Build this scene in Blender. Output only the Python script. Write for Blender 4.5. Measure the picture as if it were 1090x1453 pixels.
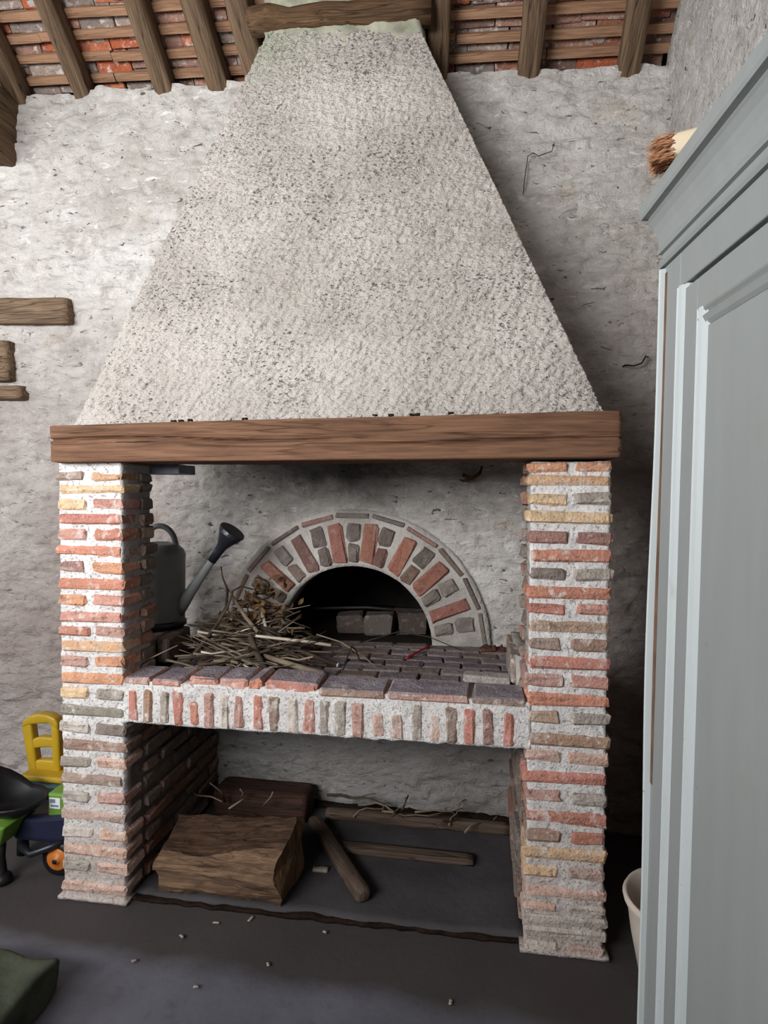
import bpy, bmesh, math, random
import numpy as np
from mathutils import Matrix, Vector, Euler

for o in list(bpy.data.objects):
    bpy.data.objects.remove(o)
scene = bpy.context.scene
COL = scene.collection
PI = math.pi

def C(h, k=1.0):
    h = h.lstrip('#')
    out = []
    for i in (0, 2, 4):
        c = int(h[i:i+2], 16) / 255
        c = c / 12.92 if c <= .04045 else ((c + .055) / 1.055) ** 2.4
        out.append(c * k)
    return (*out, 1.0)

# ------------------------------------------------------------------ camera
cam_d = bpy.data.cameras.new('camera')
cam = bpy.data.objects.new('camera', cam_d)
COL.objects.link(cam)
YAW, PITCH, ROLL = -.1511, -.0347, .0046
cam_loc = Vector((1.3035, -1.8164, 1.3738))
fw = Vector((math.sin(YAW) * math.cos(PITCH), math.cos(YAW) * math.cos(PITCH), math.sin(PITCH)))
rt = Vector((math.cos(YAW), -math.sin(YAW), 0))
up = rt.cross(fw)
r2 = math.cos(ROLL) * rt + math.sin(ROLL) * up
u2 = -math.sin(ROLL) * rt + math.cos(ROLL) * up
m = Matrix.Identity(4)
for i in range(3):
    m[i][0], m[i][1], m[i][2], m[i][3] = r2[i], u2[i], -fw[i], cam_loc[i]
cam.matrix_world = m
cam_d.sensor_fit = 'VERTICAL'
cam_d.sensor_height = 24
cam_d.lens = 862.06 / 1453 * 24
cam_d.clip_start = .02
scene.camera = cam

# ------------------------------------------------------------------ world, daylight, exposure
w = bpy.data.worlds.new('world')
scene.world = w
w.use_nodes = True
bg = w.node_tree.nodes['Background']
bg.inputs[0].default_value = (.86, .93, 1.0, 1)
bg.inputs[1].default_value = .16

def area(name, loc, target, sx, sy, power, col):
    d = bpy.data.lights.new(name, 'AREA')
    d.shape = 'RECTANGLE'
    d.size, d.size_y = sx, sy
    d.energy = power
    d.color = col
    o = bpy.data.objects.new(name, d)
    COL.objects.link(o)
    o.location = loc
    o.rotation_euler = (Vector(target) - Vector(loc)).to_track_quat('-Z', 'Y').to_euler()
    return o
# daylight outside the added high window behind and to the left of the photographer
area('window_daylight', (-.7, -3.5, 2.1), (.65, .3, 1.7), 2.6, 1.4, 235, (.985, .99, 1.0))

# added fill from the left, as daylight, lifting the armoire and right wall
area('left_fill_daylight', (-3.6, -1.5, 2.5), (1.6, -.2, 2.0), 1.8, 1.4, 45, (.97, .985, 1.0))

vs = scene.view_settings
vs.view_transform = 'Standard'
vs.look = 'None'
vs.exposure = 0.4
vs.gamma = 1
vs.use_curve_mapping = False

# ------------------------------------------------------------------ numpy noise
def _hash(ix, iy, iz, seed):
    h = (ix.astype(np.int64) * 374761393 + iy.astype(np.int64) * 668265263 + iz.astype(np.int64) * 2147483647 + seed * 1274126177) & 0xffffffff
    h = ((h ^ (h >> 13)) * 1274126177) & 0xffffffff
    h = (h ^ (h >> 16)) & 0xffffff
    return h / float(0xffffff) * 2 - 1

def vnoise(P, scale, seed=0):
    Q = np.asarray(P, float) * scale
    I = np.floor(Q).astype(np.int64)
    F = Q - I
    F = F * F * (3 - 2 * F)
    r = 0
    for dx in (0, 1):
        wx = F[:, 0] if dx else 1 - F[:, 0]
        for dy in (0, 1):
            wy = F[:, 1] if dy else 1 - F[:, 1]
            for dz in (0, 1):
                wz = F[:, 2] if dz else 1 - F[:, 2]
                r = r + wx * wy * wz * _hash(I[:, 0] + dx, I[:, 1] + dy, I[:, 2] + dz, seed)
    return r

def fbm(P, scale, seed=0, octs=3):
    r, a = 0, 1.0
    for k in range(octs):
        r = r + a * vnoise(P, scale * 2 ** k, seed + k * 17)
        a *= .5
    return r / 1.75

# ------------------------------------------------------------------ object helpers
def link(name, me, mat=None, parent=None):
    o = bpy.data.objects.new(name, me)
    COL.objects.link(o)
    if me is not None and mat is not None and not me.materials:
        me.materials.append(mat)
    if parent is not None:
        o.parent = parent
        o.matrix_parent_inverse = WORLD(parent).inverted()
    return o

def WORLD(o):
    if o.parent is None:
        return o.matrix_basis.copy()
    return WORLD(o.parent) @ o.matrix_parent_inverse @ o.matrix_basis

def mesh(verts, faces, smooth=False):
    me = bpy.data.meshes.new('mesh')
    me.from_pydata([tuple(map(float, v)) for v in verts], [], faces)
    me.validate()
    if smooth:
        me.polygons.foreach_set('use_smooth', [True] * len(me.polygons))
    me.update()
    return me

def mk(name, verts, faces, mat, parent=None, smooth=False):
    me = mesh(verts, faces, smooth)
    return link(name, me, mat, parent)

def tag(o, label=None, cat=None, group=None, kind=None):
    if label: o['label'] = label
    if cat: o['category'] = cat
    if group: o['group'] = group
    if kind: o['kind'] = kind
    return o

def empty(name, loc, rz=0):
    o = bpy.data.objects.new(name, None)
    COL.objects.link(o)
    o.location = loc
    o.rotation_euler = (0, 0, rz)
    o.empty_display_size = .05
    return o

def box_data(x0, x1, y0, y1, z0, z1):
    v = [(x, y, z) for z in (z0, z1) for y in (y0, y1) for x in (x0, x1)]
    f = [(0, 2, 3, 1), (4, 5, 7, 6), (0, 1, 5, 4), (2, 6, 7, 3), (0, 4, 6, 2), (1, 3, 7, 5)]
    return v, f

def bevel_mesh(verts, faces, w, seg=1, smooth=False):
    bm = bmesh.new()
    bv = [bm.verts.new(v) for v in verts]
    for f in faces:
        bm.faces.new([bv[i] for i in f])
    bmesh.ops.recalc_face_normals(bm, faces=bm.faces[:])
    if w:
        bmesh.ops.bevel(bm, geom=bm.edges[:], offset=w, segments=seg, profile=.5, affect='EDGES', clamp_overlap=True)
    me = bpy.data.meshes.new('mesh')
    bm.to_mesh(me)
    bm.free()
    if smooth:
        me.polygons.foreach_set('use_smooth', [True] * len(me.polygons))
    return me

def bbox(name, x0, x1, y0, y1, z0, z1, mat, parent=None, bev=.004, seg=1):
    v, f = box_data(x0, x1, y0, y1, z0, z1)
    return link(name, bevel_mesh(v, f, bev, seg), mat, parent)

def rough_box(x0, x1, y0, y1, z0, z1, step, amp, scale, seed=0, stretch=(1, 1, 1), octs=3, rnd=0.0, fn=None):
    """box built as a fine grid whose skin is pushed about by noise"""
    n = [max(1, int(round((b - a) / s))) for a, b, s in
         ((x0, x1, step[0]), (y0, y1, step[1]), (z0, z1, step[2]))]
    idx, V, F = {}, [], []
    lo, hi = np.array([x0, y0, z0]), np.array([x1, y1, z1])
    def vid(i, j, k):
        key = (i, j, k)
        if key not in idx:
            idx[key] = len(V)
            V.append((x0 + (x1 - x0) * i / n[0], y0 + (y1 - y0) * j / n[1], z0 + (z1 - z0) * k / n[2]))
        return idx[key]
    for i in range(n[0]):
        for j in range(n[1]):
            F.append((vid(i, j, 0), vid(i, j+1, 0), vid(i+1, j+1, 0), vid(i+1, j, 0)))
            F.append((vid(i, j, n[2]), vid(i+1, j, n[2]), vid(i+1, j+1, n[2]), vid(i, j+1, n[2])))
    for i in range(n[0]):
        for k in range(n[2]):
            F.append((vid(i, 0, k), vid(i+1, 0, k), vid(i+1, 0, k+1), vid(i, 0, k+1)))
            F.append((vid(i, n[1], k), vid(i, n[1], k+1), vid(i+1, n[1], k+1), vid(i+1, n[1], k)))
    for j in range(n[1]):
        for k in range(n[2]):
            F.append((vid(0, j, k), vid(0, j, k+1), vid(0, j+1, k+1), vid(0, j+1, k)))
            F.append((vid(n[0], j, k), vid(n[0], j+1, k), vid(n[0], j+1, k+1), vid(n[0], j, k+1)))
    V = np.array(V)
    c = (lo + hi) / 2
    h = (hi - lo) / 2
    if rnd > 0:                                   # round the edges
        q = np.clip(V, lo + rnd, hi - rnd)
        d = V - q
        L = np.linalg.norm(d, axis=1, keepdims=True)
        V = np.where(L > rnd, q + d / np.maximum(L, 1e-9) * rnd, V)
    S = V * np.array(stretch)
    V = V + amp * np.stack([fbm(S, scale, seed, octs), fbm(S, scale, seed + 5, octs), fbm(S, scale, seed + 9, octs)], 1)
    if fn is not None:
        V = fn(V)
    return V, F

def tube(points, radii, n=8, cap=True):
    """tapered tube through a polyline"""
    pts = [Vector(p) for p in points]
    V, F = [], []
    prev = None
    for i, p in enumerate(pts):
        t = (pts[min(i + 1, len(pts) - 1)] - pts[max(i - 1, 0)]).normalized()
        if prev is None:
            a = Vector((0, 0, 1)) if abs(t.z) < .9 else Vector((1, 0, 0))
            u = t.cross(a).normalized()
        else:
            u = (prev - t * prev.dot(t)).normalized()
        prev = u
        v = t.cross(u)
        r = radii[i] if hasattr(radii, '__len__') else radii
        for k in range(n):
            a = 2 * PI * k / n
            V.append(p + (u * math.cos(a) + v * math.sin(a)) * r)
    for i in range(len(pts) - 1):
        for k in range(n):
            F.append((i*n + k, i*n + (k+1) % n, (i+1)*n + (k+1) % n, (i+1)*n + k))
    if cap:
        F.append(tuple(range(n))[::-1])
        F.append(tuple((len(pts) - 1) * n + k for k in range(n)))
    return V, F

def lathe(profile, n=32, center=(0, 0, 0)):
    """profile: list of (r, z) ; closed with caps where r == 0"""
    V, F = [], []
    rows = []
    for r, z in profile:
        if r < 1e-6:
            rows.append([len(V)])
            V.append((center[0], center[1], center[2] + z))
        else:
            rows.append(list(range(len(V), len(V) + n)))
            for k in range(n):
                a = 2 * PI * k / n
                V.append((center[0] + r * math.cos(a), center[1] + r * math.sin(a), center[2] + z))
    for a, b in zip(rows, rows[1:]):
        for k in range(n):
            k2 = (k + 1) % n
            if len(a) == 1 and len(b) > 1:
                F.append((a[0], b[k2], b[k]))
            elif len(b) == 1 and len(a) > 1:
                F.append((a[k], a[k2], b[0]))
            elif len(a) > 1:
                F.append((a[k], a[k2], b[k2], b[k]))
    return V, F

def merge(*parts):
    V, F = [], []
    for v, f in parts:
        o = len(V)
        V += [tuple(p) for p in v]
        F += [tuple(i + o for i in q) for q in f]
    return V, F

# ------------------------------------------------------------------ materials
class NT:
    def __init__(self, name, rough=.9, spec=.25):
        self.m = bpy.data.materials.new(name)
        self.m.use_nodes = True
        self.t = self.m.node_tree
        self.b = self.t.nodes['Principled BSDF']
        self.b.inputs['Roughness'].default_value = rough
        self.b.inputs['Specular IOR Level'].default_value = spec
        self.co = self.t.nodes.new('ShaderNodeTexCoord').outputs['Object']
    def n(self, kind, **kw):
        nd = self.t.nodes.new('ShaderNode' + kind)
        for k, v in kw.items():
            setattr(nd, k, v)
        return nd
    def l(self, a, b):
        self.t.links.new(a, b)
    def vec(self, scale=(1, 1, 1), rot=(0, 0, 0), loc=(0, 0, 0), src=None):
        mp = self.n('Mapping')
        mp.inputs['Scale'].default_value = scale
        mp.inputs['Rotation'].default_value = rot
        mp.inputs['Location'].default_value = loc
        self.l(src or self.co, mp.inputs['Vector'])
        return mp.outputs[0]
    def noise(self, scale, detail=4, vec=None, rough=.55, dist=0):
        nd = self.n('TexNoise')
        nd.inputs['Scale'].default_value = scale
        nd.inputs['Detail'].default_value = detail
        nd.inputs['Roughness'].default_value = rough
        nd.inputs['Distortion'].default_value = dist
        self.l(vec or self.co, nd.inputs['Vector'])
        return nd.outputs['Fac']
    def voro(self, scale, vec=None, feature='F1'):
        nd = self.n('TexVoronoi', feature=feature)
        nd.inputs['Scale'].default_value = scale
        self.l(vec or self.co, nd.inputs['Vector'])
        return nd.outputs['Distance']
    def ramp(self, fac, a, b, lo=0.0, hi=1.0):
        nd = self.n('MapRange', clamp=True)
        nd.inputs['From Min'].default_value = a
        nd.inputs['From Max'].default_value = b
        nd.inputs['To Min'].default_value = lo
        nd.inputs['To Max'].default_value = hi
        self.l(fac, nd.inputs['Value'])
        return nd.outputs[0]
    def math(self, op, a, b):
        nd = self.n('Math', operation=op)
        for i, x in enumerate((a, b)):
            if isinstance(x, (int, float)):
                nd.inputs[i].default_value = x
            else:
                self.l(x, nd.inputs[i])
        return nd.outputs[0]
    def mix(self, fac, a, b, blend='MIX'):
        nd = self.n('Mix', data_type='RGBA', blend_type=blend)
        if isinstance(fac, (int, float)):
            nd.inputs[0].default_value = fac
        else:
            self.l(fac, nd.inputs[0])
        for s, x in ((6, a), (7, b)):
            if isinstance(x, (tuple, list)):
                nd.inputs[s].default_value = x
            else:
                self.l(x, nd.inputs[s])
        return nd.outputs[2]
    def xyz(self):
        s = self.n('SeparateXYZ')
        self.l(self.co, s.inputs[0])
        return s.outputs
    def color(self, c):
        if isinstance(c, (tuple, list)):
            self.b.inputs['Base Color'].default_value = c
        else:
            self.l(c, self.b.inputs['Base Color'])
    def bump(self, h, strength=.5, dist=.01):
        nd = self.n('Bump')
        nd.inputs['Strength'].default_value = strength
        nd.inputs['Distance'].default_value = dist
        self.l(h, nd.inputs['Height'])
        self.l(nd.outputs[0], self.b.inputs['Normal'])

def m_wall():
    t = NT('limewashed_rubble_plaster', .95, .1)
    x, y, z = t.xyz()
    big = t.noise(2.2, 5)
    base = t.mix(t.ramp(big, .35, .68), C('bfb9b3'), C('dbd7d2'))
    base = t.mix(t.ramp(t.noise(7, 6, rough=.7, dist=.6), .5, .72, 0, .8), base, C('a49c95'))
    base = t.mix(t.ramp(t.noise(5, 4, t.vec(loc=(3, 7, 1))), .62, .72, 0, .4), base, C('b59f80'))     # tan patches
    brush = t.noise(16, 7, t.vec((.6, 1, 1.5), rot=(0, .35, 0)), .72, 1.2)
    base = t.mix(t.ramp(brush, .52, .70, 0, .75), base, C('948d87'))                                   # thin places, stone showing
    base = t.mix(t.ramp(brush, .44, .30, 0, .8), base, C('e8e5e1'))                                    # thick limewash
    base = t.mix(t.ramp(t.noise(24, 4, t.vec((.6, 1, 1.5), loc=(1, 2, 3)), .6, .8), .63, .70, 0, .8), base, C('ece8e3'))     # lime chips
    pit = t.noise(38, 3, t.vec((.55, 1, 1.3), rot=(0, .5, 0), loc=(5, 0, 2)), .5, 1.0)
    base = t.mix(t.ramp(pit, .655, .70, 0, .85), base, C('453f39'))                                    # pits
    pink = t.ramp(z, 2.45, 1.5, 0, .8)
    pink = t.math('MULTIPLY', pink, t.math('MAXIMUM', t.ramp(x, .12, -.02), t.ramp(x, 1.55, 1.7)))
    base = t.mix(t.math('MULTIPLY', pink, t.ramp(t.noise(1.7, 3), .35, .6, .5, 1)), base, C('8d7f79'))        # reddish dado
    # old soot stain fanning up the fireback above the oven mouth
    dx = t.math('ABSOLUTE', t.math('SUBTRACT', x, .72), 0)
    fan = t.math('MULTIPLY', t.ramp(dx, .45, .12), t.ramp(z, 1.12, 1.36))
    fan = t.math('MULTIPLY', fan, t.ramp(z, 1.75, 1.62))
    fan = t.math('MULTIPLY', fan, t.ramp(t.noise(6, 4), .3, .6, .4, 1))
    base = t.mix(t.math('MULTIPLY', fan, .8), base, C('3c3a38'))
    # darker grey back of the wood store
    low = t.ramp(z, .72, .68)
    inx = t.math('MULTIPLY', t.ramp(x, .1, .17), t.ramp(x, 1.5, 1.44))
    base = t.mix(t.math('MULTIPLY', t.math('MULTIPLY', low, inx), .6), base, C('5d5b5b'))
    t.color(base)
    h = t.math('ADD', t.math('ADD', t.noise(55, 5, rough=.7), t.math('MULTIPLY', brush, 1.2)), t.math('MULTIPLY', pit, -.5))
    t.bump(h, .9, .014)
    return t.m

def m_stucco():
    t = NT('roughcast_render', .95, .1)
    v = t.vec((1, 1, 1.7), rot=(0, .5, 0))
    base = t.mix(t.ramp(t.noise(3, 4), .35, .65), C('a9a29b'), C('bfb8b1'))
    base = t.mix(t.ramp(t.noise(1.6, 3, t.vec(loc=(1, 3, 2))), .55, .75, 0, .5), base, C('aca49a'))
    f = t.noise(75, 3, v, .6)
    msk = t.ramp(t.noise(4.5, 4, t.vec(loc=(9, 2, 4))), .38, .62, 0, .10)
    f2 = t.math('ADD', f, msk)
    base = t.mix(t.ramp(f2, .655, .71, 0, .85), base, C('4a4540'))
    x, y, z = t.xyz()
    moss = t.math('MULTIPLY', t.ramp(z, 2.85, 3.1), t.ramp(x, .8, .5))
    base = t.mix(t.math('MULTIPLY', moss, .5), base, C('8f9a80'))
    t.color(base)
    h = t.math('ADD', t.noise(80, 3, v), t.math('MULTIPLY', t.noise(210, 2), .3))
    t.bump(h, .9, .012)
    return t.m

def m_mortar():
    t = NT('white_lime_mortar', .95, .1)
    base = t.mix(t.ramp(t.noise(9, 4), .35, .7), C('d6d1ce'), C('ebe8e5'))
    base = t.mix(t.ramp(t.noise(140, 2), .70, .75, 0, .6), base, C('77706a'))
    x, y, z = t.xyz()
    dirt = t.math('MULTIPLY', t.ramp(z, .55, .1), t.ramp(t.noise(6, 3), .3, .6, .3, .8))
    base = t.mix(dirt, base, C('b09c90'))
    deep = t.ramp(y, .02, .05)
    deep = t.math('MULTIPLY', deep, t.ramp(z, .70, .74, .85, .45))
    base = t.mix(deep, base, C('5a5049'))       # darker brown joints behind the front face
    spk = t.noise(95, 4, rough=.7)
    base = t.mix(t.ramp(t.noise(26, 5, rough=.7), .54, .72, 0, .35), base, C('b8b0aa'))
    base = t.mix(t.ramp(spk, .67, .71, 0, .6), base, C('6d655e'))
    t.color(base)
    t.bump(t.math('SUBTRACT', t.noise(60, 5, rough=.7), t.math('MULTIPLY', t.ramp(spk, .58, .68), .5)), .9, .012)
    return t.m

def m_mortar_grey():
    t = NT('oven_mortar', .95, .1)
    base = t.mix(t.ramp(t.noise(5, 4), .35, .65), C('8f8983'), C('b8b2ac'))
    base = t.mix(t.ramp(t.noise(120, 2), .66, .74, 0, .6), base, C('6a645e'))
    t.color(base)
    t.bump(t.noise(90, 4), .7, .01)
    return t.m

def m_brick(dust=False, lime=1.0):
    t = NT('dusty_brick' if dust else 'old_clay_brick', .92, .15)
    oi = t.n('ObjectInfo')
    off = t.n('VectorMath', operation='ADD')
    t.l(t.co, off.inputs[0])
    sc = t.n('VectorMath', operation='SCALE')
    t.l(oi.outputs['Location'], sc.inputs[0])
    sc.inputs['Scale'].default_value = 7.3
    t.l(sc.outputs[0], off.inputs[1])
    v = off.outputs[0]
    base = t.mix(t.ramp(t.noise(22, 6, v, .7), .42, .66, 0, .7), oi.outputs['Color'],
                 t.mix(.55, oi.outputs['Color'], C('5a4038')))
    base = t.mix(t.ramp(t.noise(34, 4, v), .56, .68, 0, .65 * lime), base, C('d8cec5'))
    base = t.mix(t.ramp(t.noise(60, 3, v), .60, .68, 0, .5), base, C('4e423c'))
    if dust:                                   # ash and dust lie on the faces that look up
        ge = t.n('NewGeometry')
        sx = t.n('SeparateXYZ')
        t.l(ge.outputs['Normal'], sx.inputs[0])
        base = t.mix(t.ramp(sx.outputs[2], .5, .85, 0, .95), base, t.mix(t.ramp(t.noise(14, 4, v), .35, .65), C('746b70'), C('948c92')))
    base = t.mix(t.ramp(t.noise(11, 5, v, .65), .58, .70, 0, .6 * lime), base, t.mix(.7, oi.outputs['Color'], C('e6ddd4')))
    t.color(base)
    t.bump(t.math('ADD', t.noise(38, 4, v, .7), t.math('MULTIPLY', t.noise(130, 3, v), .6)), .8, .010)
    return t.m

def m_wood(name, dark, light, axis=0, knots=True, ring=1.0, rough=.85, crack=.6):
    t = NT(name, rough, .2)
    s = [9, 9, 9]
    s[axis] = .7
    v = t.vec(tuple(s))
    g = t.noise(6, 6, v, .6, .8)
    base = t.mix(t.ramp(g, .3, .7), dark, light)
    s2 = [30, 30, 30]
    s2[axis] = 1.2
    f = t.noise(5, 3, t.vec(tuple(s2)), .6, .3)
    base = t.mix(t.ramp(f, .55, .75, 0, .55), base, tuple(c * .45 for c in dark[:3]) + (1,))
    s3 = [7, 7, 7]
    s3[axis] = .35
    cr = t.noise(3.1, 2, t.vec(tuple(s3), loc=(.3, .7, .2)), .5, .2)
    crm = t.ramp(t.math('ABSOLUTE', t.math('SUBTRACT', cr, .5), 0), .012, .002)
    base = t.mix(t.math('MULTIPLY', crm, crack), base, C('1b130d'))
    t.color(base)
    h = t.math('SUBTRACT', t.math('ADD', t.math('MULTIPLY', g, .6), f), t.math('MULTIPLY', crm, .8))
    t.bump(h, .5, .008)
    return t.m

def m_simple(name, c, rough=.6, spec=.4, var=.25, scale=12, bump=0, bscale=60, metal=0):
    t = NT(name, rough, spec)
    d = tuple(x * (1 - var) for x in c[:3]) + (1,)
    t.color(t.mix(t.ramp(t.noise(scale, 4), .35, .65), d, c))
    t.b.inputs['Metallic'].default_value = metal
    if bump:
        t.bump(t.noise(bscale, 4), bump, .005)
    return t.m

def m_floor():
    t = NT('worn_concrete_floor', .8, .3)
    x, y, z = t.xyz()
    n1 = t.noise(3, 5)
    base = t.mix(t.ramp(n1, .3, .7), C('515056'), C('696871'))
    base = t.mix(t.ramp(t.noise(22, 4), .55, .75, 0, .35), base, C('423e3d'))
    # darker brown band before the hearth: fading daylight painted into the floor colour
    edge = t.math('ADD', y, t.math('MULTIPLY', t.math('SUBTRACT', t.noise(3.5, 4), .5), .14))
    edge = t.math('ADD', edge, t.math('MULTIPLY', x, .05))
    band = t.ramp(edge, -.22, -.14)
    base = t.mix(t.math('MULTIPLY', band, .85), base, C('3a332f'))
    t.color(base)
    t.bump(t.math('ADD', t.noise(40, 4), t.math('MULTIPLY', n1, 2)), .25, .006)
    return t.m

def m_paint(name, c, wear):
    t = NT(name, .55, .35)
    v = t.vec((6, 6, .8))
    base = t.mix(t.ramp(t.noise(4, 4, v), .3, .7), tuple(x * .93 for x in c[:3]) + (1,), c)
    base = t.mix(t.ramp(t.noise(9, 5), .62, .74, 0, wear), base, C('8b857c'))
    base = t.mix(t.ramp(t.noise(50, 3), .74, .77, 0, .7), base, C('55504b'))
    t.color(base)
    t.bump(t.noise(5, 4, t.vec((40, 40, 3))), .12, .003)
    return t.m

M = dict(
    wall=m_wall(), stucco=m_stucco(), mortar=m_mortar(), omortar=m_mortar_grey(), brick=m_brick(), dusty=m_brick(True), smoked=m_brick(False, .18), floor=m_floor(),
    beam=m_wood('oak_beam_brown', C('553c2d'), C('82604a'), 0, crack=.35),
    rafter=m_wood('rafter_wood', C('45362a'), C('7c6650'), 1),
    trimmer=m_wood('trimmer_wood', C('3a2a1e'), C('6e543c'), 0),
    batten=m_wood('batten_wood', C('7d5c46'), C('a98468'), 0, crack=.2),
    timber=m_wood('wall_timber', C('4a3a2e'), C('86705a'), 0),
    log=m_wood('split_log_wood', C('48352a'), C('80664f'), 0, crack=.3),
    logbark=m_wood('log_bark', C('2f211a'), C('5c4433'), 0, crack=.5),
    bark=m_wood('bark', C('2e2620'), C('5a4a3e'), 1),
    plank=m_wood('weathered_plank', C('3c3029'), C('6b5a4e'), 0),
    twig=m_simple('twig_bark', C('8a7a68'), .9, .1, .55, 9, .3, 90),
    twigdark=m_simple('dark_twig_bark', C('52473d'), .9, .1, .5, 9, .3, 90),
    twigpale=m_simple('peeled_twig', C('cdbfae'), .85, .1, .3, 9),
    leaf=m_simple('dry_leaf', C('735a3c'), .85, .1, .5, 30),
    can=m_simple('grey_plastic', C('7c7e7e'), .42, .45, .12, 14),
    canblack=m_simple('black_plastic', C('1f2128'), .38, .45, .15, 14),
    steel=m_simple('painted_steel', C('8c8d9a'), .5, .4, .3, 20),
    rust=m_simple('rusty_iron', C('5a4032'), .85, .2, .5, 30, .4),
    wire=m_simple('black_wire', C('26221f'), .6, .3, .3, 30),
    red=m_simple('red_twine', C('b03038'), .8, .2, .3, 60),
    paint=m_paint('grey_blue_paint', C('8f9391'), .18),
    paintedge=m_paint('lit_pale_moulding', C('bfc5c5'), .4),  # paler than the doors: light catching the mouldings, put into the paint
    bare=m_simple('bare_wood_edge', C('7a5f4e'), .85, .15, .4, 14),
    yellow=m_simple('yellow_plastic', C('ad8c1a'), .4, .45, .15, 10),
    teal=m_simple('teal_plastic', C('48666c'), .45, .4, .2, 10),
    green=m_simple('green_plastic', C('648c34'), .4, .45, .15, 10),
    navy=m_simple('navy_plastic', C('20223a'), .45, .4, .2, 10),
    orange=m_simple('orange_plastic', C('cc7630'), .42, .4, .15, 10),
    tblack=m_simple('toy_black_plastic', C('17171a'), .45, .4, .2, 10),
    sticker=m_simple('sticker_white', C('d5d9dc'), .5, .3, .1, 20),
    stickergrey=m_simple('sticker_print', C('6f7d8a'), .5, .3, .1, 20),
    cream=m_simple('cream_earthenware', C('cbbfb2'), .6, .3, .2, 6, .2, 40),
    bristle=m_simple('orange_bristle', C('c08a66'), .9, .1, .4, 60),
    brushwood=m_simple('pale_brush_wood', C('dac9ac'), .6, .3, .15, 9),
    stone=m_simple('mossy_stone', C('505447'), .95, .1, .55, 7, .8, 30),
    soot=m_simple('sooted_brick', C('2a2624'), .95, .05, .4, 8, .5, 40),
    soil=m_simple('dark_soil', C('2c221d'), 1.0, .05, .5, 20, .9, 70),
    slab=m_simple('store_floor_concrete', C('4d4a4b'), .9, .15, .35, 4, .5, 40),
    chip=m_simple('pale_chip', C('a89d90'), .9, .1, .3, 40),
    rubblered=m_simple('crumbled_brick', C('5e4038'), .95, .05, .5, 30, .8, 60),
    rubble=m_simple('mossy_rubble', C('a6a592'), .95, .1, .45, 14, .8, 30),
)

# ------------------------------------------------------------------ the setting
D = .7034                      # back wall plane
AX, AZ, AR = .793, .722, .335  # oven arch

def roofz(x, y):               # underside of the rafters
    return 3.103 - .05 * x + (.68 - y) * .78

# floor
gx, gy = 90, 80
V, F = [], []
for j in range(gy + 1):
    for i in range(gx + 1):
        V.append((-2.2 + 4.6 * i / gx, -3.6 + 4.35 * j / gy, 0))
V = np.array(V)
V[:, 2] += .004 * fbm(V, 4, 3)
V[:, 2] -= V[:, 2].max()
for j in range(gy):
    for i in range(gx):
        a = j * (gx + 1) + i
        F.append((a, a + 1, a + gx + 2, a + gx + 1))
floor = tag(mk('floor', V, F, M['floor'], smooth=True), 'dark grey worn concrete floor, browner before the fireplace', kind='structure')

# back wall: a fine grid, lumpy like limewashed rubble, left open behind the oven mouth
def wall_grid(nx, nz, fn):
    V = np.array([fn(i / nx, k / nz) for k in range(nz + 1) for i in range(nx + 1)])
    F = []
    for k in range(nz):
        for i in range(nx):
            a = k * (nx + 1) + i
            F.append((a, a + 1, a + nx + 2, a + nx + 1))
    return V, F
X0, X1 = -1.7, 2.06
def wf(u, v):
    x = X0 + (X1 - X0) * u
    return (x, D, -.02 + v * (roofz(x, D) + .05))
V, F = wall_grid(376, 315, wf)
S = V * np.array([1, 1, 1.35])
d = .020 * fbm(V, 3.2, 11) + .014 * fbm(S, 12, 12) + .008 * fbm(S, 38, 13, 2)
chips = vnoise(S, 17, 21)
d += -.008 * np.clip((chips - .45) * 6, 0, 1)            # proud flakes of limewash
pits = vnoise(S * np.array([.6, 1, 1.2]), 34, 22)
d += .010 * np.clip((pits - .62) * 8, 0, 1)              # little holes
r = np.hypot(V[:, 0] - AX, V[:, 2] - AZ)
d *= np.clip((r - .5) / .15, .25, 1)
top = np.clip((V[:, 2] - 2.9) / .2, 0, 1)
V[:, 1] += d
V[:, 2] += top * .02 * fbm(V, 9, 31)
Fk = []
for f in F:
    c = V[list(f)].mean(0)
    if math.hypot(c[0] - AX, c[2] - AZ) < .44 and c[2] > .70:
        continue
    Fk.append(f)
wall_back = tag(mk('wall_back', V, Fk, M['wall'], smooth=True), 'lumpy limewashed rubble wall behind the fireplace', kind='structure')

# right wall above and behind the armoire
XR = 2.02
def wr(u, v):
    y = .76 - 3.4 * u
    return (XR, y, -.02 + v * (roofz(XR, y) + .12))
V, F = wall_grid(240, 300, wr)
S = V * np.array([1, 1, .8])
d = .014 * fbm(V, 3.2, 41) + .007 * fbm(S, 14, 42) + .004 * fbm(S, 42, 43, 2)
pits = vnoise(S, 34, 52)
V[:, 0] += d + .012 * np.clip((pits - .55) * 8, 0, 1)
wall_right = tag(mk('wall_right', V, F, M['wall'], smooth=True), 'rough pitted plaster wall rising above the armoire', kind='structure')

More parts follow.
